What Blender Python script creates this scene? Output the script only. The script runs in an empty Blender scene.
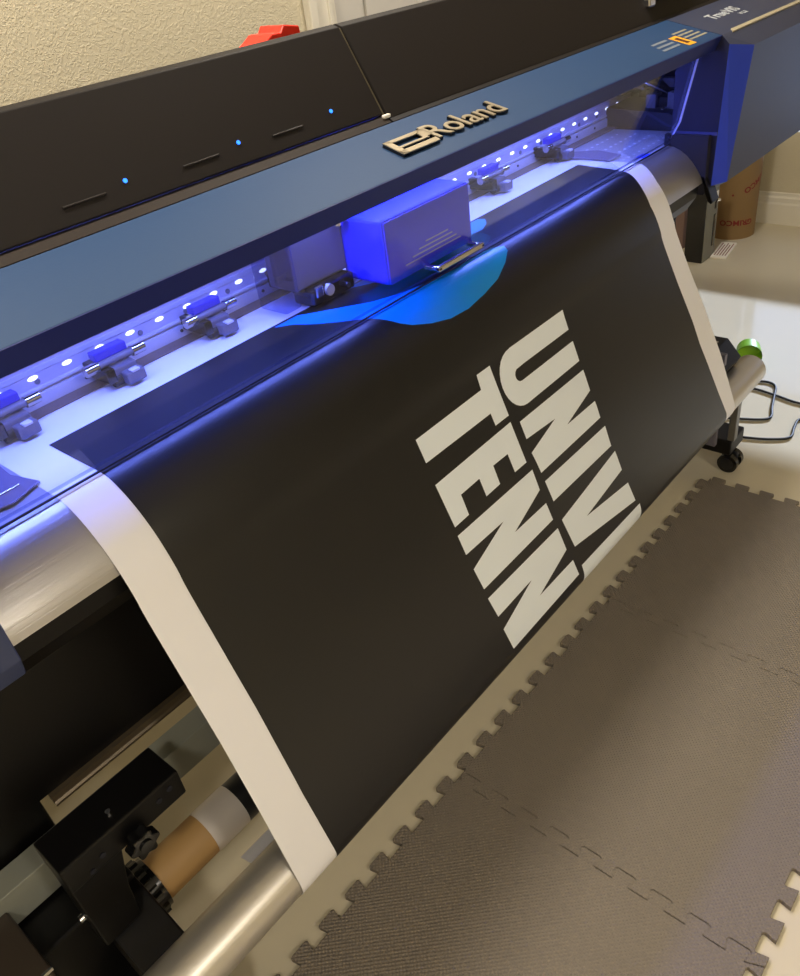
import bpy, bmesh, math, random
from mathutils import Vector, Matrix
random.seed(4)
SC = bpy.context.scene
COL = SC.collection
H = 1.437
def lin(c):
    return tuple(((v/255)/12.92 if v/255 <= .04045 else ((v/255+.055)/1.055)**2.4) for v in c)
# ------------------------------------------------------------------ materials
MATS = {}
def mat(name, rgb, rough=.5, metal=0., spec=.5, coat=0., emis=None, estr=0., bump=None, var=None, stripes=None, aniso=0.):
    if name in MATS: return MATS[name]
    m = bpy.data.materials.new(name); m.use_nodes = True
    nt = m.node_tree; N = nt.nodes; L = nt.links; b = N['Principled BSDF']
    col = (*lin(rgb), 1)
    b.inputs['Base Color'].default_value = col
    b.inputs['Roughness'].default_value = rough
    b.inputs['Metallic'].default_value = metal
    b.inputs['Specular IOR Level'].default_value = spec
    b.inputs['Coat Weight'].default_value = coat
    b.inputs['Anisotropic'].default_value = aniso
    if emis:
        b.inputs['Emission Color'].default_value = (*lin(emis), 1); b.inputs['Emission Strength'].default_value = estr
    tc = N.new('ShaderNodeTexCoord')
    if var:   # (scale, amount): gentle tonal mottling of the material itself
        n = N.new('ShaderNodeTexNoise'); n.inputs['Scale'].default_value = var[0]; n.inputs['Detail'].default_value = 4
        L.new(tc.outputs['Object'], n.inputs['Vector'])
        mx = N.new('ShaderNodeMixRGB'); mx.blend_type = 'MULTIPLY'; mx.inputs[0].default_value = 1
        rp = N.new('ShaderNodeMapRange'); rp.inputs[3].default_value = 1-var[1]; rp.inputs[4].default_value = 1+var[1]
        L.new(n.outputs['Fac'], rp.inputs[0]); mx.inputs[1].default_value = col; L.new(rp.outputs[0], mx.inputs[2])
        L.new(mx.outputs[0], b.inputs['Base Color'])
    if bump:  # (kind, scale, distance)
        k, s, d = bump
        bp = N.new('ShaderNodeBump'); bp.inputs['Distance'].default_value = d; bp.inputs['Strength'].default_value = 1
        if k == 'noise':
            n = N.new('ShaderNodeTexNoise'); n.inputs['Scale'].default_value = s; n.inputs['Detail'].default_value = 3
            L.new(tc.outputs['Object'], n.inputs['Vector']); L.new(n.outputs['Fac'], bp.inputs['Height'])
        elif k == 'peel':
            n = N.new('ShaderNodeTexNoise'); n.inputs['Scale'].default_value = s; n.inputs['Detail'].default_value = 2
            n.inputs['Distortion'].default_value = 1.2
            r = N.new('ShaderNodeValToRGB'); r.color_ramp.elements[0].position = .45; r.color_ramp.elements[1].position = .62
            L.new(tc.outputs['Object'], n.inputs['Vector']); L.new(n.outputs['Fac'], r.inputs[0]); L.new(r.outputs[0], bp.inputs['Height'])
        elif k == 'weave':
            sx = N.new('ShaderNodeSeparateXYZ'); L.new(tc.outputs['Object'], sx.inputs[0])
            def sn(sock, off):
                a = N.new('ShaderNodeMath'); a.operation = 'MULTIPLY'; a.inputs[1].default_value = s; L.new(sock, a.inputs[0])
                c = N.new('ShaderNodeMath'); c.operation = 'SINE'; L.new(a.outputs[0], c.inputs[0]); return c.outputs[0]
            m1 = N.new('ShaderNodeMath'); m1.operation = 'MULTIPLY'; L.new(sn(sx.outputs[0], 0), m1.inputs[0]); L.new(sn(sx.outputs[1], 0), m1.inputs[1])
            L.new(m1.outputs[0], bp.inputs['Height'])
        elif k == 'brush':   # fine lines running along X
            mp = N.new('ShaderNodeMapping'); mp.inputs['Scale'].default_value = (.6, s, s)
            n = N.new('ShaderNodeTexNoise'); n.inputs['Scale'].default_value = 1; n.inputs['Detail'].default_value = 2
            L.new(tc.outputs['Object'], mp.inputs[0]); L.new(mp.outputs[0], n.inputs['Vector']); L.new(n.outputs['Fac'], bp.inputs['Height'])
        L.new(bp.outputs[0], b.inputs['Normal'])
    MATS[name] = m
    return m
def clear_mat(name, tint, gloss_rough=.03, ior=1.45):
    m = bpy.data.materials.new(name); m.use_nodes = True
    nt = m.node_tree; N = nt.nodes; L = nt.links; N.remove(N['Principled BSDF'])
    t = N.new('ShaderNodeBsdfTransparent'); t.inputs[0].default_value = (*tint, 1)
    g = N.new('ShaderNodeBsdfGlossy'); g.inputs['Roughness'].default_value = gloss_rough
    ge = N.new('ShaderNodeNewGeometry'); dt = N.new('ShaderNodeVectorMath'); dt.operation = 'DOT_PRODUCT'
    L.new(ge.outputs['Normal'], dt.inputs[0]); L.new(ge.outputs['Incoming'], dt.inputs[1])
    def mth(op, a, b=None):
        q = N.new('ShaderNodeMath'); q.operation = op
        for i, v in enumerate((a, b)):
            if v is None: continue
            if isinstance(v, float): q.inputs[i].default_value = v
            else: L.new(v, q.inputs[i])
        return q.outputs[0]
    f0 = ((ior-1)/(ior+1))**2      # Schlick's reflectance of a thin clear sheet, the same from both sides
    fr = mth('ADD', mth('MULTIPLY', mth('POWER', mth('SUBTRACT', 1., mth('ABSOLUTE', dt.outputs['Value'])), 5.), 1-f0), f0)
    mx = N.new('ShaderNodeMixShader'); L.new(fr, mx.inputs[0]); L.new(t.outputs[0], mx.inputs[1]); L.new(g.outputs[0], mx.inputs[2])
    L.new(mx.outputs[0], N['Material Output'].inputs[0]); MATS[name] = m
    return m
WALL = mat('wall_paint', (203, 193, 166), .85, bump=('peel', 120, .0006), var=(1.2, .03))
WHITE_TRIM = mat('trim_paint', (226, 220, 204), .35)
DOORM = mat('door_paint', (205, 200, 190), .45)
FLOOR = mat('glossy_floor', (206, 196, 170), .09, spec=.6, bump=('noise', 9, .0006), var=(2.5, .02))
CEIL = mat('ceiling_paint', (225, 220, 208), .9)
FOAM = mat('foam_rubber', (124, 115, 103), .75, spec=.25, bump=('weave', 2*math.pi/.0085, .0009), var=(6, .06))
BLUE = mat('steel_blue_panel', (38, 66, 104), .55, spec=.25, bump=('noise', 260, .0001))
HOUSE = mat('housing_blue', (54, 60, 84), .5, spec=.5, bump=('noise', 260, .0001))
CHAM = mat('housing_edge_blue', (26, 60, 196), .4)  # blue light of the LEDs on the chamfer, put into its colour
BROW = mat('brow_navy', (22, 34, 104), .5, spec=.3)  # shade on the down-facing brow is put into this darker colour
BLACKP = mat('black_cover_plastic', (34, 30, 28), .55, spec=.15, bump=('noise', 300, .0001))
BROWNP = mat('dark_brown_seam_plastic', (44, 36, 30), .6, spec=.15)
BLK = mat('black_metal', (9, 8, 8), .42, spec=.3)
BLKS = mat('black_shiny_plastic', (14, 14, 15), .16, spec=.6)
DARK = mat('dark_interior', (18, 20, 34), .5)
NAVY = mat('navy_inner_panel', (42, 46, 92), .5)
ALU = mat('brushed_aluminium_apron', (176, 174, 172), .3, metal=.75, bump=('brush', 900, .0003))
RAIL = mat('anodised_rail', (176, 172, 196), .45, metal=.0)
RAILL = mat('rail_light_face', (188, 188, 205), .35, metal=.1)
TUBE = mat('satin_silver_tube', (205, 200, 190), .38, metal=.75, bump=('brush', 400, .0002))
BEAM = mat('grey_anodised_beam', (150, 152, 140), .4, metal=.2)
CHROME = mat('chrome', (220, 220, 222), .15, metal=1.)
GREYP = mat('grey_plastic', (98, 96, 108), .4)
BACKSTRIP = mat('grit_roller_brown', (112, 96, 88), .7)
VINYL = mat('white_vinyl', (238, 238, 242), .38, spec=.4)
INK = mat('black_ink_print', (24, 24, 25), .36, spec=.5, bump=('noise', 420, .00012))
INKW = mat('unprinted_letter_vinyl', (232, 240, 246), .35, spec=.4)
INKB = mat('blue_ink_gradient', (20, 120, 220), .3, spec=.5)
KRAFT = mat('kraft_cardboard', (178, 140, 86), .6, var=(14, .10))
KRAFT2 = mat('kraft_cardboard_drum', (136, 108, 68), .7, var=(9, .07))
RED = mat('red_plastic', (235, 48, 25), .45)
REDINK = mat('red_ink', (120, 26, 16), .6)
GOLD = mat('champagne_badge_metal', (190, 176, 150), .3, metal=.55)
WTXT = mat('pale_grey_lettering', (190, 195, 200), .5)
YEL = mat('amber_caution_label', (240, 170, 40), .5)
TAN = mat('tan_label_print', (150, 143, 122), .6)
STRIPE = mat('pale_stripe', (176, 166, 138), .5)
CARR = mat('carriage_blue', (10, 36, 235), .5, spec=.25)  # blue wash of the LEDs put into both carriage colours
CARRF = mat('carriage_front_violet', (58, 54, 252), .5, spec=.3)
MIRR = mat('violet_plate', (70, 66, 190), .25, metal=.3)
GLINT = mat('white_led', (255, 255, 255), .4, emis=(205, 215, 255), estr=3)
LEDB = mat('blue_indicator_led', (60, 130, 255), .4, emis=(30, 110, 255), estr=2.5)
GREEN = mat('lime_green_plastic', (168, 214, 60), .35)
GREEND = mat('leaf_green_plastic', (118, 176, 30), .4)
PINK = mat('dusty_brown_carton', (128, 102, 90), .8)
PCGREY = mat('grey_tower_front', (120, 118, 104), .5)
PAPER = mat('white_paper', (232, 226, 212), .7)
RUB = mat('black_rubber', (20, 19, 19), .6)
HOLE = mat('lit_vacuum_hole', (235, 240, 255), .3)  # dark holes in themselves; their lit look is put into this pale colour
BLUEMARK = mat('blue_tape', (20, 60, 215), .5)
LAMPM = mat('lamp_diffuser', (255, 240, 215), .5, emis=(255, 225, 180), estr=3)
ACR = clear_mat('clear_acrylic', (.93, .94, .97))
ACR2 = clear_mat('clear_plastic_part', (.72, .74, .9), .15)
# swoosh: the ink itself grades from azure on the left to teal on the right
def grade(m, axis, a, b, ca, cb):
    nt = m.node_tree; N = nt.nodes; L = nt.links
    tc = N.new('ShaderNodeTexCoord'); sx = N.new('ShaderNodeSeparateXYZ'); mr = N.new('ShaderNodeMapRange')
    mr.inputs[1].default_value = a; mr.inputs[2].default_value = b
    r = N.new('ShaderNodeValToRGB'); r.color_ramp.elements[0].color = (*lin(ca), 1); r.color_ramp.elements[1].color = (*lin(cb), 1)
    L.new(tc.outputs['Object'], sx.inputs[0]); L.new(sx.outputs[axis], mr.inputs[0]); L.new(mr.outputs[0], r.inputs[0])
    L.new(r.outputs[0], N['Principled BSDF'].inputs['Base Color'])
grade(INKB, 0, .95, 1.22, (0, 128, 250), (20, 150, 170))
# ------------------------------------------------------------------ mesh builder
class MB:
    def __init__(s): s.v = []; s.f = []; s.m = []; s.mats = []; s.sm = []
    def mi(s, m):
        if m not in s.mats: s.mats.append(m)
        return s.mats.index(m)
    def add(s, vs, fs, m, smooth=False):
        o = len(s.v); s.v += [tuple(v) for v in vs]; i = s.mi(m)
        for f in fs: s.f.append([o+k for k in f]); s.m.append(i); s.sm.append(smooth)
        return s
    def bm_add(s, bm, m, smooth=False):
        bm.verts.index_update()
        return s.add([v.co[:] for v in bm.verts], [[v.index for v in f.verts] for f in bm.faces], m, smooth)
    def box(s, x0, x1, y0, y1, z0, z1, m, bev=0., M=None):
        bm = bmesh.new()
        bmesh.ops.create_cube(bm, size=1)
        for v in bm.verts: v.co = Vector(((x0+x1)/2+v.co.x*(x1-x0), (y0+y1)/2+v.co.y*(y1-y0), (z0+z1)/2+v.co.z*(z1-z0)))
        if bev: bmesh.ops.bevel(bm, geom=bm.edges[:], offset=bev, segments=2, affect='EDGES', profile=.5)
        if M is not None: bmesh.ops.transform(bm, matrix=M, verts=bm.verts)
        s.bm_add(bm, m); bm.free(); return s
    def prism(s, prof, x0, x1, m, bev=0., axis=0, smooth=False):
        """profile of (y, z) points swept along X (axis 0); axis 2: (x, y) points swept along Z"""
        bm = bmesh.new()
        P = (lambda a, b, t: (t, a, b)) if axis == 0 else ((lambda a, b, t: (a, b, t)) if axis == 2 else (lambda a, b, t: (a, t, b)))
        A = [bm.verts.new(P(a, b, x0)) for a, b in prof]; B = [bm.verts.new(P(a, b, x1)) for a, b in prof]
        n = len(prof)
        for i in range(n): bm.faces.new((A[i], A[(i+1) % n], B[(i+1) % n], B[i]))
        bm.faces.new(A[::-1]); bm.faces.new(B)
        bmesh.ops.recalc_face_normals(bm, faces=bm.faces)
        if bev: bmesh.ops.bevel(bm, geom=bm.edges[:], offset=bev, segments=2, affect='EDGES', profile=.5)
        s.bm_add(bm, m, smooth); bm.free(); return s
    def cyl(s, p0, p1, r0, m, r1=None, n=40, caps=True, smooth=True, capm=None):
        p0 = Vector(p0); p1 = Vector(p1); r1 = r0 if r1 is None else r1
        d = (p1-p0).normalized(); u = d.orthogonal().normalized(); w = d.cross(u)
        A = [p0+(u*math.cos(2*math.pi*i/n)+w*math.sin(2*math.pi*i/n))*r0 for i in range(n)]
        B = [p1+(u*math.cos(2*math.pi*i/n)+w*math.sin(2*math.pi*i/n))*r1 for i in range(n)]
        s.add(A+B, [(i, (i+1) % n, n+(i+1) % n, n+i) for i in range(n)], m, smooth)
        if caps:
            s.add(A, [tuple(range(n))[::-1]], capm or m); s.add(B, [tuple(range(n))], capm or m)
        return s
    def ring(s, p0, p1, ro, ri, m, n=48, mi=None):
        s.cyl(p0, p1, ro, m, n=n, caps=False); s.cyl(p0, p1, ri, mi or m, n=n, caps=False)
        p0 = Vector(p0); p1 = Vector(p1); d = (p1-p0).normalized(); u = d.orthogonal().normalized(); w = d.cross(u)
        for p in (p0, p1):
            A = [p+(u*math.cos(2*math.pi*i/n)+w*math.sin(2*math.pi*i/n))*ro for i in range(n)]
            B = [p+(u*math.cos(2*math.pi*i/n)+w*math.sin(2*math.pi*i/n))*ri for i in range(n)]
            s.add(A+B, [(i, (i+1) % n, n+(i+1) % n, n+i) for i in range(n)], m)
        return s
    def tube(s, pts, r, m, n=10, sub=6):
        P = [Vector(p) for p in pts]
        if sub > 1:   # Catmull-Rom
            Q = [P[0]*2-P[1]]+P+[P[-1]*2-P[-2]]; R = []
            for i in range(1, len(Q)-2):
                for k in range(sub):
                    t = k/sub; a, b, c, d = Q[i-1], Q[i], Q[i+1], Q[i+2]
                    R.append(.5*((2*b)+(c-a)*t+(2*a-5*b+4*c-d)*t*t+(3*b-a-3*c+d)*t**3))
            R.append(P[-1]); P = R
        vs = []; fs = []; u = None
        for i, p in enumerate(P):
            d = (P[min(i+1, len(P)-1)]-P[max(i-1, 0)]).normalized()
            u = (d.orthogonal() if u is None else (u-d*u.dot(d))).normalized(); w = d.cross(u)
            vs += [p+(u*math.cos(2*math.pi*k/n)+w*math.sin(2*math.pi*k/n))*r for k in range(n)]
        for i in range(len(P)-1):
            for k in range(n): fs.append((i*n+k, i*n+(k+1) % n, (i+1)*n+(k+1) % n, (i+1)*n+k))
        fs += [tuple(range(n))[::-1], tuple(range((len(P)-1)*n, len(P)*n))]
        return s.add(vs, fs, m, True)
    def build(s, name, parent=None, loc=None, **tags):
        me = bpy.data.meshes.new(name); me.from_pydata(s.v, [], s.f); me.update()
        for m in s.mats: me.materials.append(m)
        me.polygons.foreach_set('material_index', s.m); me.polygons.foreach_set('use_smooth', s.sm)
        bm = bmesh.new(); bm.from_mesh(me); bmesh.ops.remove_doubles(bm, verts=bm.verts, dist=1e-5)
        bmesh.ops.recalc_face_normals(bm, faces=bm.faces)
        for e in bm.edges:
            if len(e.link_faces) == 2 and e.calc_face_angle(0) > math.radians(38): e.smooth = False
        bm.to_mesh(me); bm.free()
        o = bpy.data.objects.new(name, me); COL.objects.link(o)
        if parent is not None:
            o.parent = parent; o.matrix_parent_inverse = Matrix.Translation(-parent.location)
        for k, v in tags.items(): o[k] = v
        return o
def thing(name, label, cat, loc, group=None):
    o = bpy.data.objects.new(name, None); COL.objects.link(o); o.location = loc; o.empty_display_size = .05
    o['label'] = label; o['category'] = cat
    if group: o['group'] = group
    return o
def copy_tree(o, parent=None, delta=None):
    c = o.copy(); COL.objects.link(c)
    if parent is not None: c.parent = parent
    for ch in list(o.children): copy_tree(ch, c)
    return c
def text_geo(body, size, extrude=0., offset=0., sx=1., space=1.):
    cu = bpy.data.curves.new('t', 'FONT'); cu.body = body; cu.size = size; cu.extrude = extrude; cu.offset = offset
    cu.space_character = space; cu.resolution_u = 4
    o = bpy.data.objects.new('t', cu); COL.objects.link(o)
    bpy.context.view_layer.update()
    me = bpy.data.meshes.new_from_object(o.evaluated_get(bpy.context.evaluated_depsgraph_get()))
    vs = [Vector((v.co.x*sx, v.co.y, v.co.z)) for v in me.vertices]; fs = [list(p.vertices) for p in me.polygons]
    bpy.data.objects.remove(o); bpy.data.curves.remove(cu); bpy.data.meshes.remove(me)
    return vs, fs
def struct(mb, name, **k):
    return mb.build(name, kind='structure', **k)

# ------------------------------------------------------------------ the room
XR, XL, YB, YF, ZC = 4.15, -2.6, 1.78, -2.6, 2.6
struct(MB().box(XL, XR, YF, YB, -.05, 0, FLOOR), 'floor')
struct(MB().box(XL, XR, YF, YB, ZC, ZC+.05, CEIL), 'ceiling')
struct(MB().box(XL-.1, XL, YF, YB, 0, ZC, WALL), 'wall_left')
# right wall with a low window the sun comes through
OP = [(-.30, 1.345, .425, .93)]
w = MB()
w.box(XR, XR+.03, 1.345, YB+.1, 0, ZC, WALL).box(XR, XR+.03, YF, -.30, 0, ZC, WALL)
for y0, y1, z0, z1 in OP: w.box(XR, XR+.03, y0, y1, 0, z0, WALL).box(XR, XR+.03, y0, y1, z1, ZC, WALL)
struct(w, 'wall_right')
for i, (y0, y1, z0, z1) in enumerate(OP):
    q = MB().box(XR+.012, XR+.016, y0, y1, z0, z1, ACR)
    q.box(XR-.006, XR+.002, y0, y1, z1, z1+.04, WHITE_TRIM)
    struct(q, 'window_%d' % (i+1))
struct(MB().box(XL, XR, YF-.05, YF, 0, ZC, WALL), 'wall_front')
# back wall with the door
dx0, dx1, dz = 1.80, 2.62, 2.05
w = MB()
w.box(XL, dx0, YB, YB+.1, 0, ZC, WALL).box(dx1, XR, YB, YB+.1, 0, ZC, WALL).box(dx0, dx1, YB, YB+.1, dz, ZC, WALL)
struct(w, 'wall_back')
c = MB()
def casing(x0, x1):
    s = 1 if x1 > x0 else -1
    c.box(min(x0, x1), max(x0, x1), YB-.014, YB, 0, dz+.09, WHITE_TRIM, .002)
    c.box(min(x0, x0+s*.028), max(x0, x0+s*.028), YB-.026, YB-.013, 0, dz+.09, WHITE_TRIM, .003)
    c.box(min(x1-s*.03, x1-s*.018), max(x1-s*.03, x1-s*.018), YB-.021, YB-.013, 0, dz+.09, WHITE_TRIM, .002)
casing(dx0-.125, dx0-.02); casing(dx1+.125, dx1+.02)
c.box(dx0-.13, dx1+.13, YB-.014, YB, dz, dz+.09, WHITE_TRIM, .002)
struct(c, 'trim_1')
d = MB().box(dx0-.02, dx1+.02, YB+.02, YB+.06, 0, dz, DOORM)
st = .115
for x0, x1, z0, z1 in ((dx0-.02, dx0+.10, 0, dz), (dx1-.12, dx1+.02, 0, dz), (dx0+.10, dx1-.12, 0, .22), (dx0+.10, dx1-.12, .92, 1.06), (dx0+.10, dx1-.12, dz-.12, dz), ((dx0+dx1)/2-.05, (dx0+dx1)/2+.05, 0, dz)):
    d.box(x0, x1, YB-.002, YB+.025, z0, z1, DOORM, .004)
for x0, x1 in ((dx0+.125, (dx0+dx1)/2-.075), ((dx0+dx1)/2+.075, dx1-.145)):
    for z0, z1 in ((.25, .89), (1.09, dz-.15)): d.box(x0, x1, YB+.008, YB+.022, z0, z1, DOORM, .006)
dd = struct(d, 'door_1')
kn = MB().cyl((dx1-.06, YB-.055, 1.0), (dx1-.06, YB, 1.0), .012, CHROME).cyl((dx1-.06, YB-.075, 1.0), (dx1-.06, YB-.05, 1.0), .028, CHROME, r1=.022)
kn.build('door_handle', dd)
def board(prof_to, x0, x1):
    pass
bp = [(0, 0), (-.018, 0), (-.018, .095), (-.014, .105), (-.014, .125), (-.007, .133), (-.007, .146), (0, .15)]
struct(MB().prism([(XR+a, b) for a, b in bp], YF, YB, WHITE_TRIM, axis=1), 'baseboard_right')
struct(MB().prism([(YB+a, b) for a, b in bp], XL, dx0-.13, WHITE_TRIM).prism([(YB+a, b) for a, b in bp], dx1+.13, XR-.02, WHITE_TRIM), 'baseboard_back')
struct(MB().prism([(XL-a, b) for a, b in bp], YF, YB-.02, WHITE_TRIM, axis=1), 'baseboard_left')

# ------------------------------------------------------------------ foam mats
MA, NT = .0115, 9
def edge(L):
    p = L/NT; r = [(0, 0)]
    for k in range(NT):
        o = k*p
        r += [(o+.27*p, -MA), (o+.20*p, MA*.75), (o+.25*p, MA), (o+.73*p, MA), (o+.78*p, MA*.75), (o+.71*p, -MA)]
    return r
def mat_outline(x0, y0, L):
    e = edge(L)[1:]
    bot = [(x0, y0-MA)]+[(x0+t, y0+o) for t, o in e]+[(x0+L, y0-MA)]
    right = [(x0+L+o, y0+t) for t, o in e]+[(x0+L, y0+L-MA)]
    top = [(x0+t, y0+L+o) for t, o in e][::-1]+[(x0, y0+L-MA)]
    left = [(x0+o, y0+t) for t, o in e][::-1]
    return bot+right+top+left
for i, (x0, lab) in enumerate(((1.337, 'grey foam puzzle mat nearest the printer caster, farthest of the three'), (.727, 'grey foam puzzle mat lying between two other mats, middle of the row'), (.117, 'grey foam puzzle mat at the bottom edge of the picture, nearest of the three'))):
    L = .61; cx, cy = x0+L/2, .09+L/2
    pts = [((x-cx)*.9975, (y-cy)*.9975) for x, y in mat_outline(x0, .09, L)]
    o = MB().prism(pts, 0, .011, FOAM, axis=2).build('foam_mat')
    o.location = (cx, cy, .0005); o['label'] = lab; o['category'] = 'mat'; o['group'] = 'interlocking foam floor mats'
    o.rotation_euler.z = math.radians(.0)
    bv = o.modifiers.new('b', 'BEVEL'); bv.width = .0012; bv.segments = 2; bv.limit_method = 'ANGLE'

# ------------------------------------------------------------------ printer
PR = thing('wide_format_printer', 'large blue and black wide format printer with lit platen, printing a black banner', 'printer', (1.1, 1.15, 0))
X0, X1 = .15, 2.0
# lower body and black front panel
b = MB().prism([(.812, .826), (.816, .795), (.838, .762), (.93, .757), (.93, .478), (1.08, .478), (1.12, .70), (1.40, .80), (1.42, .95), (1.40, 1.10), (1.155, 1.12), (1.155, .895), (.83, .84)], -.18, 1.98, BLK)
b.build('lower_body', PR)
MB().prism([(.92, .478), (.931, .478), (.931, .466), (.917, .460), (.917, .464), (.92, .467)], .118, 1.975, mat('bronze_panel_lip', (96, 84, 66), .35, metal=.5)).build('panel_lip', PR)
# platen and curved aluminium apron
ap = [(1.15, .911), (.905, .911), (.885, .909), (.868, .902), (.851, .891), (.836, .877), (.822, .860), (.812, .845), (.806, .828), (.812, .826), (.83, .84), (.86, .88), (.90, .895), (1.15, .895)]
MB().prism(ap[1:13], X0-.01, X1+.005, ALU, smooth=True).build('apron', PR)
pl = MB().prism([(1.17, .911), (.9065, .911), (.9065, .895), (1.17, .895)], X0-.01, 2.12, mat('platen_metal', (186, 186, 196), .3, metal=.45, bump=('brush', 700, .0002)))
pl.build('platen', PR)
hb = None
for i in range(11):
    for j in range(4):
        x = 1.845+i*.026+(j % 2)*.013; y = .945+j*.045
        if x > 2.09: continue
        if hb is None:
            hb = MB().cyl((0, 0, -.0005), (0, 0, .0005), .0036, HOLE, n=8).build('vacuum_hole'); q = hb
        else:
            q = hb.copy(); COL.objects.link(q)
        q.parent = PR; q.location = Vector((x, y, .911))-PR.location
MB().box(X0, 2.24, 1.118, 1.152, .9105, .9135, BACKSTRIP).build('grit_roller', PR)  # brown strip along the back of the platen
MB().box(1.868, 1.902, .905, .925, .9112, .9122, BLUEMARK).build('blue_tape', PR)  # small blue mark at the front of the platen
# carriage rail along the back of the opening
rl = MB()
rl.box(X0, 2.28, 1.1525, 1.175, .905, 1.14, RAIL)
rl.box(X0, 2.28, 1.146, 1.157, .9135, .934, RAILL, .001)
rl.box(X0, 2.28, 1.147, 1.157, .938, .943, RAILL, .001)
rl.box(X0, 2.28, 1.151, 1.157, .963, .972, RAILL, .001)
rl.box(X0, 2.28, 1.150, 1.157, .978, 1.02, RAILL, .001)
for i in range(24):
    x = .40+i*.0925
    rl.cyl((x+.022, 1.151, .950), (x+.022, 1.157, .950), .0045, GREYP, n=12)
    rl.cyl((x+.0, 1.1445, .925), (x+.0, 1.148, .925), .003, DARK, n=10)
rl.build('carriage_rail', PR)
LE = None  # glowing domes stand in for the LEDs' reflections on the rail
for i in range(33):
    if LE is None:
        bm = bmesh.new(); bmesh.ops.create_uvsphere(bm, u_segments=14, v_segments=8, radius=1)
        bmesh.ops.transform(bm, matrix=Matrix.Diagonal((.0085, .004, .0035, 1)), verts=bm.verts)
        LE = MB().bm_add(bm, GLINT, True).build('led'); bm.free(); q = LE
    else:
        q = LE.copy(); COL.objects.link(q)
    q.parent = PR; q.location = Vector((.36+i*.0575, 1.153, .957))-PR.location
# dark parking bay on the right behind the window
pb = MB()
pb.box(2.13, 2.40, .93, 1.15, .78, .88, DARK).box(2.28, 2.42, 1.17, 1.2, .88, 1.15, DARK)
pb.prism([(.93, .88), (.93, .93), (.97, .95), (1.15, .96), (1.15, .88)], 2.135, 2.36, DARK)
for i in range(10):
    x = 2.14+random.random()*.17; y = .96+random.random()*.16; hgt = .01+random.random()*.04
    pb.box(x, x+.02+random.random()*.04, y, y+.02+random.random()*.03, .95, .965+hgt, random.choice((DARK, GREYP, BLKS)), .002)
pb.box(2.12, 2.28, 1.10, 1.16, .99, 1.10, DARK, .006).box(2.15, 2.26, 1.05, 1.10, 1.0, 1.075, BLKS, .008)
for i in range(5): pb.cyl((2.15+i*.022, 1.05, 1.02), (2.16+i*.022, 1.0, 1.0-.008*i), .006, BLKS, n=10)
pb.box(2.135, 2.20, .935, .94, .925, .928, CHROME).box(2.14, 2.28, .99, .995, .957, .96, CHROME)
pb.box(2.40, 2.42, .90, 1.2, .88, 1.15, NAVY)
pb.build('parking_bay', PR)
# blue front cover: sloping top, turned-down brow
cv = thing  # (name kept short below)
CV = MB().prism([(.93, 1.180), (.797, 1.1455), (.812, 1.1145), (.822, 1.1145), (.84, 1.128), (.93, 1.152)], -.40, X1, BLUE, .0012).build('front_cover', PR)
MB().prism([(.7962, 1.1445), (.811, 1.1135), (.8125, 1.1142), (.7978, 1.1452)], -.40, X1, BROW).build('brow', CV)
# window of clear acrylic with its lip
MB().prism([(.838, 1.121), (.8425, 1.121), (.879, .967), (.900, .923), (.8955, .923), (.8745, .966)], X0+.02, 1.985, ACR).build('clear_window', CV)
MB().box(X0+.02, 1.985, .8940, .8965, .9145, .9170, mat('window_edge_shadow_gasket', (24, 26, 44), .4)).build('window_gasket', CV)  # dark strip stands in for the shadow in the gap below the window
MB().prism([(.8985, .9225), (.9025, .9225), (.9045, .9185), (.9005, .9185)], X0+.02, 1.985, clear_mat('bright_acrylic_edge', (.8, .82, .93), .2, 1.7)).build('window_lip', CV)
MB().prism([(.836, 1.121), (.8405, 1.121), (.877, .967), (.898, .926), (.8935, .926), (.8725, .966)], 1.9855, 1.989, mat('window_end_edge', (170, 180, 235), .3)).build('window_end', CV)
# handle
hd = MB()
hx0, hx1 = 1.018, 1.150
hd.box(hx0, hx1, .855, .864, .944, .954, CHROME, .002)
hd.box(hx0, hx0+.009, .855, .890, .945, .953, CHROME, .002).box(hx1-.009, hx1, .855, .890, .945, .953, CHROME, .002)
hd.build('handle', CV, label='chrome handle')
# brand lettering on the sloping top: plane spanned by X and the up-slope direction
P0 = Vector((0, .797, 1.1455)); UP = (Vector((0, .93, 1.18))-P0).normalized(); NRM = Vector((1, 0, 0)).cross(UP).normalized()
def onp(x, t, n=0.): return Vector((x, 0, 0))+P0+UP*t+NRM*n
def plane_poly(mb, pts, m, h0, h1):
    bm = bmesh.new(); A = [bm.verts.new(onp(x, t, h0)) for x, t in pts]; B = [bm.verts.new(onp(x, t, h1)) for x, t in pts]; n = len(pts)
    for i in range(n): bm.faces.new((A[i], A[(i+1) % n], B[(i+1) % n], B[i]))
    bm.faces.new(A[::-1]); bm.faces.new(B); bmesh.ops.recalc_face_normals(bm, faces=bm.faces); mb.bm_add(bm, m); bm.free()
lg = MB()
bx0, bx1 = 1.026, 1.214
for z0, hh, m_, off in ((.0025, .0023, BLKS, .0012), (.0055, .0007, GOLD, .0004)):
    vs, fs = text_geo('Roland', .066, hh, off, 1.0, 1.0)
    xs = [v.x for v in vs]; w0 = min(xs); ww = max(xs)-w0
    lg.add([onp(bx0+(v.x-w0)/ww*(bx1-bx0), .0415+v.y, z0+v.z) for v in vs], fs, m_)
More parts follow.
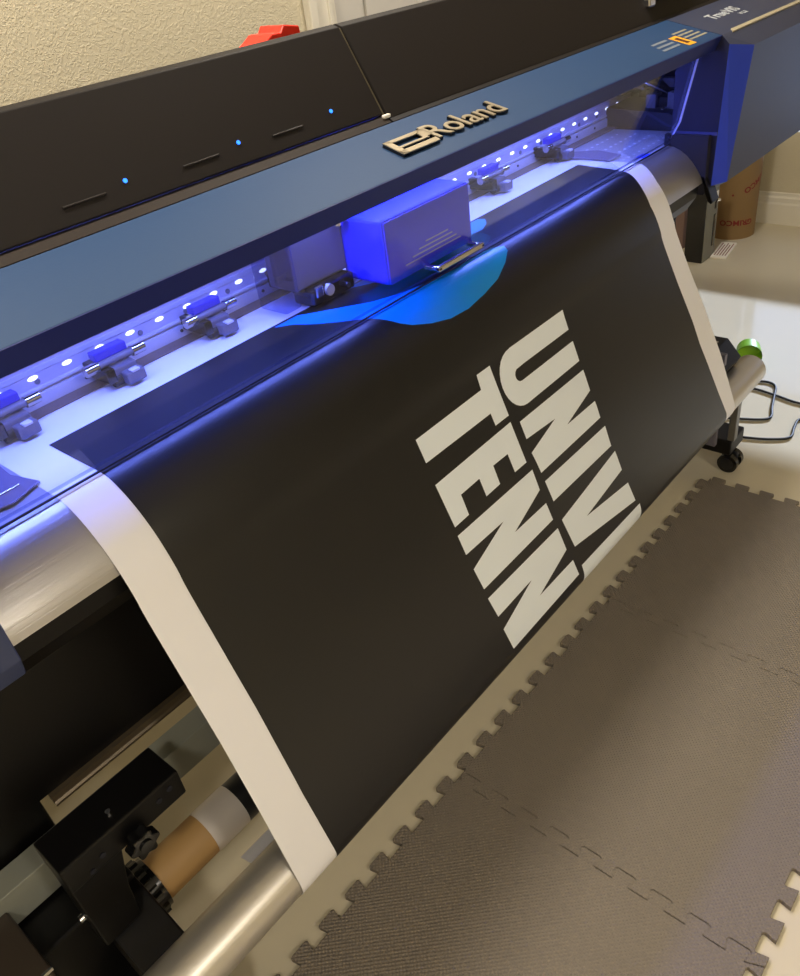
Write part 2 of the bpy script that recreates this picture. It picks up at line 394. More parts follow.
# emblem: open frame with a bar below, pale face on a black base
for h0, h1, m_ in ((.0, .0048, BLKS), (.0048, .0062, GOLD)):
    for q_ in ([(.938, .081), (.946, .073), (1.024, .073), (1.028, .081)], [(.938, .081), (.951, .081), (.947, .035), (.934, .035)],
               [(.945, .0575), (.945, .053), (1.016, .053), (1.016, .0575)], [(.936, .046), (.935, .035), (1.020, .035), (1.022, .046)],
               [(1.012, .081), (1.028, .081), (1.030, .0575), (1.006, .0575)]): plane_poly(lg, q_, m_, h0, h1)
lg.build('maker_badge', CV, label='raised champagne metal lettering')
# caution label
lb = MB()
plane_poly(lb, [(1.860, .012), (1.862, .064), (1.896, .064), (1.894, .012)], YEL, 0, .0006)
for i in range(4):
    plane_poly(lb, [(1.901, .028+i*.014), (1.901, .034+i*.014), (1.985-.006*i, .034+i*.014), (1.985-.006*i, .028+i*.014)], TAN, 0, .0005)
for i in range(3):
    plane_poly(lb, [(1.77+.006*i, .026+i*.016), (1.77+.006*i, .033+i*.016), (1.847, .033+i*.016), (1.847, .026+i*.016)], mat('grey_label_print', (120, 128, 138), .6), 0, .0005)
plane_poly(lb, [(1.869, .022), (1.869, .054), (1.884, .054), (1.884, .022)], mat('label_ink', (90, 45, 10), .6), .0005, .0009)
lb.build('caution_label', CV)
# black top covers, with the narrow brown ledge between them and the blue cover
MB().prism([(.931, 1.152), (.931, 1.1805), (.942, 1.188), (.955, 1.188), (.955, 1.152)], -.40, 1.0265, BROWNP).build('cover_ledge', PR)
MB().prism([(.931, 1.152), (.931, 1.1805), (.942, 1.186), (.955, 1.186), (.955, 1.152)], 1.031, 2.62, BLACKP).build('cover_ledge', PR)
MB().box(1.018, 1.033, .936, .944, 1.186, 1.192, PAPER, .002).build('hinge_catch', PR)  # white block stands in for the lit bright spot at the seam's foot
TC = [(.947, 1.192), (1.017, 1.317), (1.03, 1.321), (1.33, 1.255), (1.40, 1.10), (1.17, 1.12), (.965, 1.185)]
tl = MB().prism(TC, -.40, 1.026, BLACKP, .0015).build('top_cover', PR)
tr = MB().prism([(.9385, 1.1845)]+TC[1:], 1.031, 2.62, BLACKP, .0015).build('top_cover', PR)
sm = MB()
sm.prism([(.948, 1.191), (1.018, 1.3145), (1.03, 1.3175), (1.03, 1.20), (.96, 1.19)], 1.0274, 1.0298, mat('seam_edge_metal', (120, 112, 90), .4, metal=.4)).build('cover_seam', PR)
fN = Vector((0, -(1.317-1.192), (1.017-.947))).normalized()
for i, x in enumerate((.553, .740, .926)):
    p = Vector((x, .9610, 1.2174))
    MB().cyl(p-fN*.001, p+fN*.0012, .0028, LEDB, n=16).build('indicator_light', tl, label='small blue light')
for i, (xa, xb) in enumerate(((.46, .52), (.64, .70), (.80, .86))):   # faint moulded recess grips
    q = MB(); 
    a = Vector((xa, .9575, 1.2115)); bb = Vector((xb, .9575, 1.2115))
    q.tube([a, (a+bb)/2, bb], .0016, mat('slot_moulding', (40, 36, 34), .5, spec=.25), n=8, sub=1).build('moulded_grip', tl)
# housings left and right of the opening
hp = [(.93, 1.18), (.797, 1.1455), (.753, 1.112), (.764, .822), (.80, .800), (.90, .800), (.90, 1.125), (.955, 1.152), (.93, 1.160)]
def housing(xa, xb, s, name, m, ch):
    # xa: edge at the opening, xb: outer end; s=+1 when the housing lies to the right
    bm = bmesh.new(); n = len(hp)
    def ring(x, prof): return [bm.verts.new((x, y, z)) for y, z in prof]
    inner = [(y, z) for y, z in hp]; inner[2] = (.7785, 1.127); inner[3] = (.790, .818)
    A = ring(xa, inner); xm = [xa+s*.0]*n
    Bp = ring(xa+s*.045, hp); C = ring(xb, hp)
    Bp[2].co.x = xa+s*.082; Bp[3].co.x = xa+s*.032; Bp[1].co.x = xa+s*.001
    F = []
    for i in range(n):
        j = (i+1) % n
        F.append(bm.faces.new((A[i], A[j], Bp[j], Bp[i]))); F.append(bm.faces.new((Bp[i], Bp[j], C[j], C[i])))
    bm.faces.new(A[::-1]); bm.faces.new(C)
    chf = F[4]; bmesh.ops.recalc_face_normals(bm, faces=bm.faces)
    mb = MB(); bm.verts.index_update()
    vs = [v.co[:] for v in bm.verts]
    cap = [f for f in bm.faces if all(abs(v.co.x-xa) < 1e-5 for v in f.verts)]
    mb.add(vs, [[v.index for v in f.verts] for f in cap], mat('housing_inner_navy', (30, 32, 58), .5, spec=.3))  # darker copy of the housing colour: shade painted on the inner side
    mb.add(vs, [[v.index for v in f.verts] for f in bm.faces if f is not chf and f not in cap], m)
    mb.add(vs, [[v.index for v in chf.verts]], ch)
    bm.free()
    o = mb.build(name, PR)
    return o
HR = housing(X1+.001, 2.66, 1, 'right_housing', HOUSE, CHAM)
HL = MB().prism([(.93, 1.152), (.93, 1.13), (.845, 1.128), (.80, 1.10), (.788, .82), (.80, .79), (1.15, .79), (1.15, 1.12), (.955, 1.152)], -.42, X0-.001, mat('left_housing_blue', (50, 60, 96), .5), .002).build('left_housing', PR)
MB().box(1.9985, 2.0008, .786, .9, .935, .942, mat('inner_ledge_edge', (60, 66, 120), .35)).box(1.985, 2.002, .80, .91, .80, .937, mat('inner_side_grey', (38, 38, 50), .5, spec=.3)).build('side_ledge', PR)
MB().box(2.425, 2.655, .895, 1.40, .80, 1.15, HOUSE, .002).build('housing_back', PR)
st = MB(); 
plane_poly(st, [(2.062, .0065), (2.05, -.004), (2.60, -.004), (2.60, .0065)], STRIPE, -.002, .0015)
st.build('pale_stripe', HR)
tv = MB(); vs, fs = text_geo('TrueVIS', .040, .0004, .0006, 1.15, 1.05)
tv.add([onp(2.105+v.x, .066+v.y, .0006+v.z) for v in vs], fs, WTXT)
vs, fs = text_geo('VG2', .017, .0004, .0, 1.3, 1.05)
tv.add([onp(2.215+v.x, .044+v.y, .0006+v.z) for v in vs], fs, WTXT)
tv.build('model_lettering', HR)
# grip at the top right and its black strap
tg = MB().tube([(1.96, .955, 1.225), (2.03, .953, 1.232), (2.12, .955, 1.230), (2.2, .965, 1.225)], .010, BLKS)
tg.box(1.945, 1.975, .945, .965, 1.212, 1.232, CHROME, .004)
tg.build('cover_latch', PR)
# carriage
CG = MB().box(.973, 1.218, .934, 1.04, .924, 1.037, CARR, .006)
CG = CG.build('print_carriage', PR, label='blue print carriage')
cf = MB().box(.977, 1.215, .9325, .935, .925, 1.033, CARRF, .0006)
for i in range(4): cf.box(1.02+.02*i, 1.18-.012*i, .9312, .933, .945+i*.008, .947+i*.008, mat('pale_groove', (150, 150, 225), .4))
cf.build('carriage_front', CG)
ch = MB().box(.845, .972, 1.03, 1.10, .945, 1.09, GREYP, .004).box(.86, .965, 1.01, 1.06, .916, .945, BLKS, .004)
ch.cyl((.90, 1.005, .935), (.90, 1.02, .935), .010, mat('white_knob', (215, 215, 225), .3), n=20)
ch.cyl((.94, 1.0, .93), (.94, 1.02, .93), .005, CHROME, n=14).box(.868, .885, 1.006, 1.012, .93, .95, CHROME, .002)
ch.cyl((.955, 1.02, 1.03), (.955, 1.02, 1.075), .012, CHROME, n=20)
ch.build('head_bracket', CG)
MB().box(.805, .845, 1.02, 1.09, .922, 1.07, ACR2, .006).build('clear_shroud', CG)
# pinch rollers
for x in (.345, .525, .712, .91, 1.32, 1.53, 1.80):
    p = MB()
    p.cyl((x-.052, 1.100, .952), (x-.030, 1.100, .952), .0085, CHROME, n=18).cyl((x+.030, 1.100, .952), (x+.052, 1.100, .952), .0085, CHROME, n=18)
    p.cyl((x-.04, 1.100, .952), (x+.04, 1.100, .952), .006, GREYP, n=14)
    p.box(x-.028, x+.028, 1.104, 1.124, .956, .970, MIRR, .002)
    p.box(x-.020, x+.026, 1.085, 1.130, .930, .944, GREYP, .003).box(x-.006, x+.026, 1.066, 1.092, .917, .936, GREYP, .003)
    p.box(x+.004, x+.018, 1.066, 1.078, .934, .938, mat('white_pad', (215, 215, 220), .4), .001)
    p.cyl((x-.02, 1.09, .924), (x+.0, 1.09, .924), .009, RUB, n=18)
    p.box(x-.03, x-.015, 1.08, 1.15, .925, .948, BLKS, .002)
    p.build('pinch_roller', PR)
# media clamps at both platen ends
m_ = MB().prism([(.18, 1.0), (.25, 1.085), (.292, 1.075), (.286, 1.0), (.300, .948), (.255, .932), (.18, .955)], .9135, .9165, mat('media_clamp_metal', (120, 114, 136), .3, metal=.3), .0006, axis=2)
m_.box(.235, .28, .962, .966, .9165, .9185, CHROME, .0006).box(.20, .265, 1.0, 1.003, .9165, .9185, CHROME, .0006).build('media_clamp', PR)
m_ = MB().prism([(1.80, 1.13), (1.855, 1.13), (1.895, 1.04), (1.87, .965), (1.815, .965), (1.82, 1.04)], .9135, .9165, mat('media_clamp_metal', (140, 136, 160), .25), .0006, axis=2)
m_.build('media_clamp', PR)
# sheet-release lever beneath the apron's right end and its loose cable
MB().prism([(.802, .845), (.812, .845), (.790, .785), (.780, .778), (.776, .784)], 1.985, 2.025, BLK, .002).cyl((2.018, .779, .781), (2.03, .776, .779), .004, CHROME, n=14).build('release_lever', PR)
MB().tube([(1.87, .83, .742), (1.95, .85, .765), (2.06, .88, .80), (2.1, .9, .80)], .004, BLK).tube([(2.05, .9, .80), (2.03, .89, .7), (2.06, .88, .55), (2.09, .86, .45), (2.10, .85, .3), (2.12, .87, .1)], .005, BLK).build('loose_cable', PR)
# stand
def leg(x):
    L = MB().box(x-.055, x+.042, .985, 1.07, .112, .49, BLK, .004).box(x-.05, x+.05, .66, 1.42, .064, .112, BLK, .005)
    L.build('stand_leg', PR)
for x in (.07, 2.05): leg(x)
def caster(x, y):
    c_ = MB()
    for s in (-1, 1):
        c_.cyl((x+s*.010, y, .0295), (x+s*.026, y, .0295), .029, BLKS, n=32); c_.cyl((x+s*.0262, y, .0295), (x+s*.028, y, .0295), .019, RUB, n=24)
    c_.cyl((x-.012, y, .0295), (x+.012, y, .0295), .012, BLK, n=16).cyl((x, y+.012, .035), (x, y+.012, .066), .012, BLK, n=16).box(x-.009, x+.009, y-.02, y+.025, .030, .058, BLK, .004)
    c_.build('caster', PR)
for x in (.07, 2.035):
    for y in (.668, 1.38): caster(x, y)

# ------------------------------------------------------------------ take-up unit
TU = thing('take_up_unit', 'black take-up bracket and grey crossbar under the printer holding a cardboard core', 'take-up unit', (.1, .9, 0))
MB().box(-.45, 2.2, .93, .975, .303, .370, BEAM, .0015).build('crossbar', TU)
br = MB().box(.063, .256, .80, .874, .430, .481, BLK, .003)
br.prism([(.063, .44), (.145, .44), (.128, .36), (.122, .285), (.063, .285)], .802, .86, BLK, .002, axis=1)
for x, z in ((.118, .452), (.098, .440), (.215, .458), (.235, .463)): br.cyl((x, .7985, z), (x, .802, z), .0045, DARK, n=16)
br.cyl((.155, .825, .481), (.155, .825, .486), .004, CHROME, n=14)
br.cyl((.062, .83, .34), (.055, .83, .34), .006, CHROME, n=14)
br.build('bracket_arm', TU)
kb = MB(); prof = []
for i in range(48):
    a = 2*math.pi*i/48; r = .0205+.0035*math.cos(6*a); prof.append((.166+r*math.cos(a), .437+r*math.sin(a)))
kb.prism(prof, .772, .792, BLKS, .002, axis=1).cyl((.166, .792, .437), (.166, .802, .437), .010, BLKS, n=20).cyl((.166, .769, .437), (.166, .772, .437), .010, BLKS, n=20)
kb.build('knob', TU)
YC, ZCc = .893, .195
fl = MB(); prof = []
for i in range(72):
    a = 2*math.pi*i/72; r = .053 if (i % 6) in (0, 1, 2) else .049; prof.append((YC+r*math.cos(a), ZCc+r*math.sin(a)))
fl.prism(prof, .142, .170, BLKS).cyl((.170, YC, ZCc), (.178, YC, ZCc), .047, BLKS, n=40).cyl((.125, YC, ZCc), (.142, YC, ZCc), .02, BLK, n=24)
fl.build('core_flange', TU)
ft = MB().prism([(.84, .285), (.90, .285), (.90, .24), (.70, .115), (.66, .115), (.66, .17), (.72, .24)], .075, .150, BLK, .003)
ft.box(.149, .153, .76, .79, .19, .194, CHROME).box(.149, .153, .72, .75, .165, .169, CHROME)
ft.box(-.22, .15, .86, .985, .112, .296, BLK, .004)
ft.build('end_bracket', TU)
eb = MB().box(-.16, -.005, .80, .93, .225, .345, mat('brown_black_box', (58, 50, 42), .45), .004).box(-.16, -.004, .799, .802, .340, .346, CHROME)
eb.build('motor_box', TU)
# silver tension bar
YT, ZT, RT = .6755, .2855, .043
tb = MB().ring((-.20, YT, ZT), (2.125, YT, ZT), RT, RT-.003, TUBE, n=64, mi=GREYP)
tb.build('tension_bar', TU)
MB().box(1.955, 1.972, .69, .74, .112, .40, GREYP, .002).box(2.005, 2.03, .655, .675, .112, .25, mat('grey_post', (120, 118, 114), .35, metal=.6), .002).build('support_post', TU)
# control box: sloping front, label on top
cbx = MB().prism([(.778, .403), (.722, .403), (.681, .357), (.70, .318), (.778, .318)], 1.93, 2.052, BLK, .002)
cbx.build('control_box', TU)
cl_ = MB().box(1.955, 2.02, .735, .768, .4028, .4045, mat('label_grey', (165, 160, 150), .5), .0005).box(1.975, 2.0, .742, .760, .4044, .4055, BLKS, .0004)
cl_.build('control_label', TU)

# ------------------------------------------------------------------ cardboard core, banner
core = MB().ring((.178, YC, ZCc), (1.96, YC, ZCc), .040, .036, KRAFT, n=64)
core = core.build('cardboard_core'); core['label'] = 'brown cardboard tube core on the black flange below the printer'; core['category'] = 'cardboard tube'
MB().ring((.282, YC, ZCc), (.352, YC, ZCc), .0412, .0402, mat('white_tape', (205, 196, 186), .4), n=64).build('white_tape', core, label='white tape band')
MB().ring((.352, YC, ZCc), (1.90, YC, ZCc), .0405, .0402, INK, n=64).build('wound_vinyl', core, label='black wound print')

prof = [(1.117, .9118), (1.0, .9118), (.92, .9118), (.903, .9118), (.886, .910), (.869, .9035), (.852, .8925), (.836, .8785), (.821, .861), (.808, .841), (.797, .818), (.788, .793), (.781, .764), (.744, .662), (.711, .573), (.673, .447), (.6525, .3715), (.6325, .297)]
# reference arc-length table the artwork was laid out on
ref = [(1.13, .911), (.895, .911), (.857, .890), (.82, .862), (.794, .825), (.782, .764), (.744, .662), (.711, .573), (.673, .447), (.631, .29)]
def arc(P):
    s = [0.]
    for a, b_ in zip(P, P[1:]): s.append(s[-1]+math.hypot(b_[0]-a[0], b_[1]-a[1]))
    return s
RS = arc(ref)
def lerp_tab(tab, x):
    if x <= tab[0][0]: return tab[0][1]
    for (a, u), (c_, v) in zip(tab, tab[1:]):
        if x <= c_: return u+(v-u)*(x-a)/(c_-a)
    return tab[-1][1]
# angle about the rail axis at (0, H): used once to carry the artwork's arc length over to the smooth profile
def ang(p): return math.atan2(H-p[1], p[0])
def dense(P, S, n=40):
    out = []
    for i in range(len(P)-1):
        for k in range(n):
            t = k/n; out.append((S[i]+(S[i+1]-S[i])*t, ang((P[i][0]+(P[i+1][0]-P[i][0])*t, P[i][1]+(P[i+1][1]-P[i][1])*t))))
    out.append((S[-1], ang(P[-1]))); return out
def smooth_profile(P, n=4):
    Q = [Vector(p) for p in P]; Q = [Q[0]*2-Q[1]]+Q+[Q[-1]*2-Q[-2]]; R_ = []
    for i in range(1, len(Q)-2):
        k_ = n if 2 < i < 14 else 1
        for k in range(k_):
            t = k/k_; a, b_, c_, d_ = Q[i-1], Q[i], Q[i+1], Q[i+2]
            v = .5*((2*b_)+(c_-a)*t+(2*a-5*b_+4*c_-d_)*t*t+(3*b_-a-3*c_+d_)*t**3); R_.append((v.x, v.y))
    R_.append(tuple(P[-1])); return R_
prof = smooth_profile(prof)
CUR = list(prof)
# wrap under the tension bar, then back up to the core
a0, a1 = math.radians(165), math.radians(290)
for k in range(1, 21):
    a = a0+(a1-a0)*k/20; CUR.append((YT+(RT+.0015)*math.cos(a), ZT+(RT+.0015)*math.sin(a)))
CUR.append((YC-.008, ZCc-.0425)); 
CS = arc(CUR)
nfront = len(prof)
R2A = dense(ref, RS)
A2C = [(a, s) for s, a in dense(CUR[:nfront], CS[:nfront])]
def s_ref(s):
    """arc length on the layout table -> arc length on the sheet"""
    if s <= RS[-1]: return lerp_tab(A2C, max(lerp_tab(R2A, s), A2C[0][0]))
    return CS[nfront-1]+(s-RS[-1])
def at_s(s, off=0.):
    s = max(0, min(s, CS[-1]-1e-6))
    for i in range(len(CS)-1):
        if s <= CS[i+1]:
            t = (s-CS[i])/(CS[i+1]-CS[i]); p = Vector(CUR[i]).lerp(Vector(CUR[i+1]), t); d = (Vector(CUR[i+1])-Vector(CUR[i])).normalized()
            n = Vector((d.y, -d.x))   # outward: up on the platen, to the front on the drop
            return p+n*off*(-1 if n.dot(Vector((-.3, 1))) < 0 and s < CS[nfront-1] else 1)
def norm_at(s):
    e = .004; a = at_s(s-e); b_ = at_s(s+e); d = (b_-a).normalized(); return Vector((d.y, -d.x))
def pt(x, s, off):
    p = at_s(s); n = norm_at(s)
    return (x, p.x+n.x*off, p.y+n.y*off)
# make sure that "outward" really is outward (up on the flat platen)
SGN = 1 if norm_at(.08).y > 0 else -1
def layer(polys, off, m, name, parent, layout=True, thick=0., holes=None, **tags):
    mb = MB()
    for poly in polys:
        bm = bmesh.new()
        f = bm.faces.new([bm.verts.new((x, s_ref(s) if layout else s, 0)) for x, s in poly]); bm.normal_update()
        bmesh.ops.triangulate(bm, faces=[f])
        lo = min(v.co.y for v in bm.verts); hi = max(v.co.y for v in bm.verts)
        cuts = [c_ for c_ in CS if lo+1e-4 < c_ < hi-1e-4]
        for a, c_ in zip(CS, CS[1:]):
            if c_-a > .03 and c_ < .45:
                pass
        for c_ in cuts:
            bmesh.ops.bisect_plane(bm, geom=bm.verts[:]+bm.edges[:]+bm.faces[:], plane_co=(0, c_, 0), plane_no=(0, 1, 0), dist=1e-6)
        for v in bm.verts: v.co = Vector(pt(v.co.x, v.co.y, SGN*off))
        mb.bm_add(bm, m, True); bm.free()
    o = mb.build(name, parent, **tags)
    me = o.data; off3 = parent.location; ns = []
    for v in me.vertices:
        y, z = v.co.y, v.co.z; best = None
        for i in range(len(CS)-1):
            a = Vector(CUR[i]); d = Vector(CUR[i+1])-a; t = max(0, min(1, (Vector((y, z))-a).dot(d)/d.length_squared)); q = (Vector((y, z))-a-d*t).length
            if best is None or q < best[0]: best = (q, CS[i]+t*d.length)
        sN = max(.02, min(CS[-1]-.02, best[1])); a = at_s(sN-.014); b_ = at_s(sN+.014); d = (b_-a).normalized(); n = Vector((d.y, -d.x))*SGN
        ns.append(Vector((0, n.x, n.y)))
    for p in me.polygons:      # make every face look outward before the normals are set
        c_ = sum((ns[i] for i in p.vertices), Vector())
        if p.normal.dot(c_) < 0: p.flip()
    me.update(); me.normals_split_custom_set_from_vertices(ns)
    if thick:
        sd = o.modifiers.new('s', 'SOLIDIFY'); sd.thickness = thick; sd.offset = 0
    return o
RO = [(0, 1.832), (.24, 1.822), (.30, 1.800), (.39, 1.796), (.53, 1.8185), (.70, 1.855), (.78, 1.875), (.92, 1.902), (1.3, 1.905)]
RI = [(.07, 1.785), (.2, 1.762), (.256, 1.746), (.294, 1.733), (.338, 1.722), (.398, 1.727), (.55, 1.7495), (.703, 1.7784), (.8275, 1.8147), (.92, 1.848), (1.3, 1.85)]
BAN = thing('printed_banner', 'black vinyl banner with white letters hanging over the front of the printer', 'banner', (1.1, .70, .3))
ss = [0, .05, .1, .15, .2, .24, .27, .30, .34, .39, .46, .53, .62, .70, .78, .85, .92]
sheet = [(.294, 0)]+[(.294, s) for s in ss[1:]]+[(.294, 1.16)]+[(1.905, 1.16)]+[(lerp_tab(RO, s), s) for s in ss[::-1]]
layer([sheet], 0, VINYL, 'vinyl_sheet', BAN)
blk = [(.357, .098)]+[(.357+.0015*i, s) for i, s in enumerate((.2, .4, .6, .8))]+[(.366, .925), (.372, 1.03)]+[(1.848, 1.03)]+[(lerp_tab(RI, s), s) for s in (.925, .85, .78, .70, .62, .53, .46, .398, .338, .294, .256, .2, .15, .098)]
layer([blk], .0006, INK, 'black_print', BAN, label='glossy black printed field')
def arcpts(cx, cy, rx, ry, a0, a1, n=8):
    return [(cx+rx*math.cos(math.radians(a0+(a1-a0)*i/n)), cy+ry*math.sin(math.radians(a0+(a1-a0)*i/n))) for i in range(n+1)]
LET = [
 # row 1 (upper letters in reading order down the sheet)
 [(1.2965, .418), (1.2965, .4605), (1.135, .4605)]+arcpts(1.115, .4735, .0145, .013, 250, 90, 6)+[(1.298, .4855), (1.298, .529), (1.108, .5305)]+arcpts(1.108, .4745, .051, .056, 90, 270, 14)+[(1.11, .418)],
 [(1.301, .550), (1.301, .5965), (1.196, .6215), (1.305, .6225), (1.307, .662), (1.078, .6645), (1.070, .6165), (1.167, .5935), (1.070, .587), (1.069, .550)],
 [(1.3155, .6855), (1.318, .7347), (1.0877, .7345), (1.081, .6850)],
 [(1.3265, .7513), (1.3342, .8024), (1.1759, .823), (1.3454, .8413), (1.3582, .895), (1.1121, .8575), (1.0957, .7821)],
 [(1.372, .9107), (1.372, .975), (1.120, .975), (1.118, .9076)],
 # row 2
 [(1.0445, .424), (1.0470, .5255), (1.0050, .525), (1.004, .5000), (.8185, .499), (.8172, .4544), (1.0025, .4525), (1.0045, .424)],
 [(1.0450, .538), (1.0475, .6245), (1.0090, .6240), (1.008, .585), (.9625, .584), (.962, .6220), (.9190, .6225), (.9185, .586), (.864, .5865), (.8635, .627), (.8225, .6275), (.8185, .5410)],
 [(1.056, .645), (1.059, .6915), (.9575, .7235), (1.065, .7245), (1.070, .7655), (.836, .768), (.829, .7195), (.938, .6875), (.824, .6855), (.821, .644)],
 [(1.0766, .7897), (1.0844, .8465), (.9708, .879), (1.0952, .879), (1.1015, .9193), (.8591, .9268), (.8501, .8699), (.9612, .8352), (.8475, .8386), (.8377, .7899)],
]
layer(LET, .0010, INKW, 'white_lettering', BAN, label='large white block letters')
SW = [(.776, .105), (.80, .128), (.8193, .165), (.85, .205), (.9068, .272), (.9233, .2851), (.9602, .3007), (1.004, .3116), (1.0541, .3137), (1.1119, .306), (1.1626, .2954), (1.2097, .2757), (1.2428, .2558), (1.2495, .2431), (1.2264, .2352), (1.1955, .2292), (1.1495, .2303), (1.119, .2346), (1.0601, .2295), (1.0224, .2229), (.9807, .212), (.93, .190), (.8881, .155), (.8514, .125), (.83, .105)]
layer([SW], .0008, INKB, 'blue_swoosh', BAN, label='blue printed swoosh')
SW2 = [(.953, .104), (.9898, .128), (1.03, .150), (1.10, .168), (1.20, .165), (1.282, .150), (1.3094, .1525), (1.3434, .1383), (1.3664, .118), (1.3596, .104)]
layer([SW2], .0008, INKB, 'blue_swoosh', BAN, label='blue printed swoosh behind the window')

# ------------------------------------------------------------------ other things
dr = MB().ring((3.955, 1.44, 0), (3.955, 1.44, .62), .105, .100, KRAFT2, n=64)
dr.cyl((3.955, 1.44, .0), (3.955, 1.44, .004), .102, KRAFT2, n=48).cyl((3.955, 1.44, .60), (3.955, 1.44, .612), .100, KRAFT2, n=48)
dr.v = [(x-3.955, y-1.44, z) for x, y, z in dr.v]
DR = dr.build('cardboard_drum'); DR.location = (3.955, 1.44, 0); DR['label'] = 'tall brown cardboard tube with red print standing by the right wall'; DR['category'] = 'cardboard tube'
def drum_text(body, size, zc, ang0, flip, mb, tilt=0.):
    vs, fs = text_geo(body, size, .0, .0012, 1.15, 1.05)
    w0 = max(v.x for v in vs)/2; h0_ = max(v.y for v in vs)/2
    out = []
    for v in vs:
        x, y = v.x-w0, v.y-h0_
        if flip: x, y = -x, -y
        x, y = x*math.cos(tilt)-y*math.sin(tilt), x*math.sin(tilt)+y*math.cos(tilt)
        a = ang0+x/.1055
        out.append((.1055*math.cos(a), .1055*math.sin(a), zc+y))
    mb.add(out, fs, REDINK)
for args in ((.078, math.radians(-149), 0.), (.26, math.radians(-100), .5)):
    dt = MB(); drum_text('GRIMCO', .034, args[0], args[1], True, dt, args[2]); o = dt.build('red_lettering'); o.parent = DR
for a, z in ((-165, .21), (-122, .07)):
    a = math.radians(a); p = Vector((math.cos(a), math.sin(a), 0))
    o = MB().cyl(p*.105+Vector((0, 0, z)), p*.1057+Vector((0, 0, z)), .005, REDINK, n=14).build('red_dot'); o.parent = DR
# tower beside it
TW = MB().box(3.52, 3.645, 1.40, 1.485, 0, .42, BLKS, .003).box(3.522, 3.643, 1.397, 1.402, .002, .418, PCGREY, .002)
TW = TW.build('computer_tower'); TW['label'] = 'black computer tower with grey front on the floor behind the printer'; TW['category'] = 'computer'
MB().box(3.605, 3.622, 1.394, 1.398, .055, .20, BLKS, .001).box(3.605, 3.622, 1.394, 1.398, .225, .255, BLKS, .001).build('drive_slot', TW)
MB().box(3.600, 3.630, 1.3945, 1.398, .262, .300, PAPER, .0005).build('white_sticker', TW)
CT = MB().box(3.66, 3.85, 1.555, 1.74, 0, .50, PINK, .003); CT.box(3.745, 3.765, 1.554, 1.741, .499, .5015, mat('carton_tape', (150, 120, 95), .4))
CT = CT.build('carton'); CT['label'] = 'dusty brown carton standing against the wall behind the tower'; CT['category'] = 'box'
PP = MB().box(-.10, .10, -.035, .035, 0, .010, PAPER, .002)
for i in range(5): PP.box(-.08, .08-.02*(i % 2), -.028+i*.012, -.024+i*.012, .0098, .0108, mat('maroon_ink', (130, 60, 55), .7))
PP = PP.build('paper_packet'); PP.location = (3.70, 1.372, .0005); PP.rotation_euler.z = math.radians(8); PP['label'] = 'small white paper packet with red print lying beside the cardboard tube'; PP['category'] = 'packet'
# lime green cup behind the bar's end
gc = MB().cyl((0, 0, 0), (0, 0, .07), .044, GREEND, r1=.049, n=40, caps=False).cyl((0, 0, .001), (0, 0, .07), .042, GREEN, r1=.047, n=40, caps=False).cyl((0, 0, 0), (0, 0, .004), .044, GREEN, n=40)
gc = gc.build('green_cup'); gc.location = (2.70, .875, .050); gc.scale = (.9, .9, .9); gc.rotation_euler = (math.radians(90), 0, math.radians(-68)); gc['label'] = 'lime green plastic cup lying behind the end of the silver bar'; gc['category'] = 'cup'
# cords on the floor
def cord(pts, label, r=.0042):
    o = MB().tube([(x, y, r+.0008) for x, y in pts], r, RUB).build('power_cord'); o['label'] = label; o['category'] = 'cord'; o['group'] = 'cords on the glossy floor'
cord([(2.42, .95), (2.52, .85), (2.57, .78), (2.575, .745), (2.555, .722), (2.50, .706), (2.42, .685), (2.37, .668), (2.345, .672), (2.325, .70), (2.299, .764), (2.27, .85)], 'black cord bending in a tight loop on the floor behind the caster')
cord([(2.45, .96), (2.49, .86), (2.513, .782), (2.50, .70), (2.484, .62), (2.50, .50), (2.52, .42), (2.50, .40), (2.46, .46), (2.42, .54), (2.387, .587), (2.33, .585), (2.271, .577), (2.235, .62), (2.208, .69), (2.18, .80)], 'black cord sweeping out past the right picture edge and back to the foot')
# red tape dispenser lying on top of the back cover
rd = MB().prism([(0, 0), (.075, .004), (.135, .010), (.132, .034), (.098, .040), (.09, .030), (.07, .031), (.05, .020), (.02, .008)], -.03, .03, RED, .002, axis=1)
rd.ring((.112, -.024, .016), (.112, .024, .016), .015, .008, RED, n=24)
rd = rd.build('red_tape_gun'); rd.location = (.925, 1.17, 1.285); rd['label'] = 'red plastic tool lying on top of the black printer cover'; rd['category'] = 'tape gun'

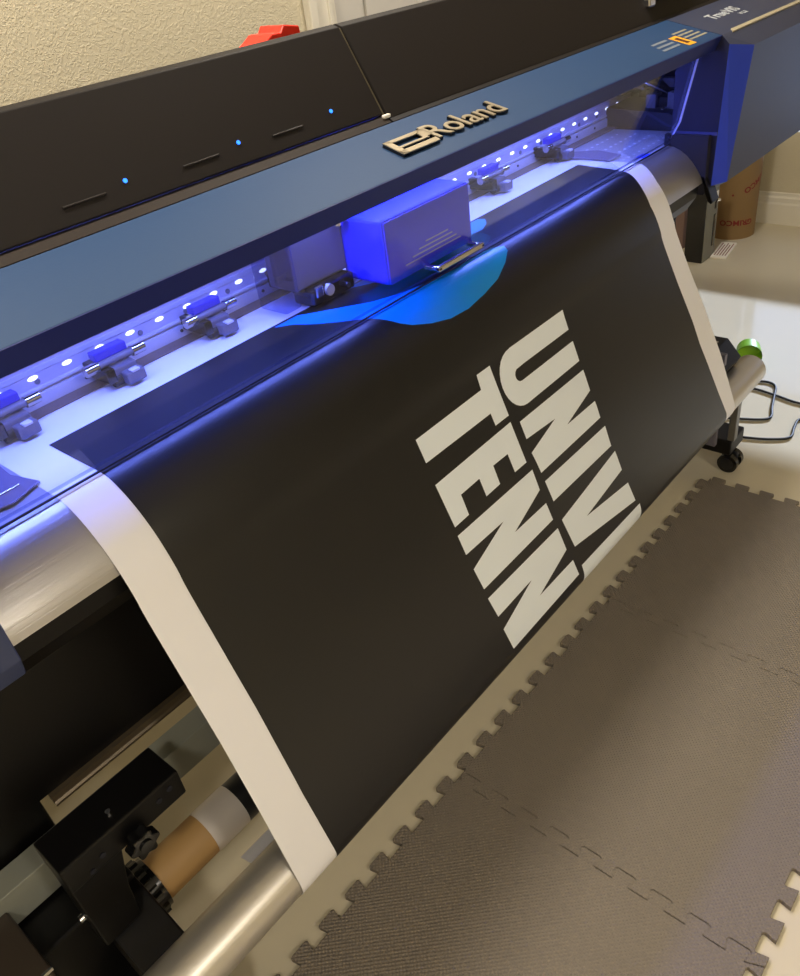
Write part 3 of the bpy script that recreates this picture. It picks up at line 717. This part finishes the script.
# ------------------------------------------------------------------ lights
def area(name, loc, target, sx, sy, power, colr, spread=180):
    l = bpy.data.lights.new(name, 'AREA'); l.shape = 'RECTANGLE'; l.size = sx; l.size_y = sy; l.energy = power; l.color = colr; l.spread = math.radians(spread)
    o = bpy.data.objects.new(name, l); COL.objects.link(o); o.location = loc
    o.rotation_euler = (Vector(target)-Vector(loc)).to_track_quat('-Z', 'Y').to_euler(); return o
WARM = (1, .92, .81)
fixtures = [((.35, 1.25), 28), ((1.8, 1.25), 26), ((-.9, -.7), 26), ((.3, -2.1), 34)]  # last one is added, unseen fill for the floor beneath the printer
for i, ((x, y), pw) in enumerate(fixtures):
    F = thing('ceiling_light', ['round ceiling light above the left of the printer', 'round ceiling light above the middle of the printer', 'round ceiling light behind the photographer on the left', 'round ceiling light behind the photographer by the front window'][i], 'ceiling light', (x, y, ZC), 'ceiling lights')
    MB().ring((x, y, ZC-.025), (x, y, ZC-.0005), .15, .135, WHITE_TRIM, n=40).build('light_rim', F)
    MB().cyl((x, y, ZC-.012), (x, y, ZC-.002), .135, LAMPM, n=40).build('diffuser', F)
    a = area('lamp', (x, y, ZC-.03), (x, y, 0), .26, .26, pw, WARM); a.data.shape = 'DISK'
# bar of LEDs under the brow of the cover, washing the platen and the rail
area('led_wash', (1.10, 1.006, 1.118), (1.10, .985, .93), 1.80, .012, 11.5, (.16, .22, 1.0))
# sun through the windows in the right wall
s = bpy.data.lights.new('sun', 'SUN'); s.energy = 9; s.angle = math.radians(1.6); s.color = (.68, .78, 1.0)
so = bpy.data.objects.new('sun', s); COL.objects.link(so)
el = math.atan2(.425, .92); so.rotation_euler = Vector((-math.cos(el), 0, -math.sin(el))).to_track_quat('-Z', 'Y').to_euler()
W = bpy.data.worlds.new('world'); SC.world = W; W.use_nodes = True
W.node_tree.nodes['Background'].inputs[0].default_value = (.55, .68, 1, 1); W.node_tree.nodes['Background'].inputs[1].default_value = 2.0

# ------------------------------------------------------------------ camera
F_PX = 801.548
R = Matrix(((.64206242, .50491161, -.57690564), (-.75655869, .29558409, -.58330867), (-.12399519, .81098354, .5717787)))
cam = bpy.data.cameras.new('camera'); cam.sensor_fit = 'HORIZONTAL'; cam.sensor_width = 36; cam.lens = F_PX/800*36; cam.clip_start = .01
co = bpy.data.objects.new('camera', cam); COL.objects.link(co)
co.matrix_world = Matrix.Translation((0, 0, H)) @ R.to_4x4()
SC.camera = co
SC.view_settings.view_transform = 'Standard'; SC.view_settings.look = 'None'; SC.view_settings.gamma = 1; SC.view_settings.exposure = 0
SC.view_settings.use_curve_mapping = False
SC.cycles.use_denoising = True; SC.cycles.max_bounces = 10; SC.cycles.transparent_max_bounces = 16; SC.cycles.sample_clamp_indirect = 4; SC.cycles.caustics_reflective = False
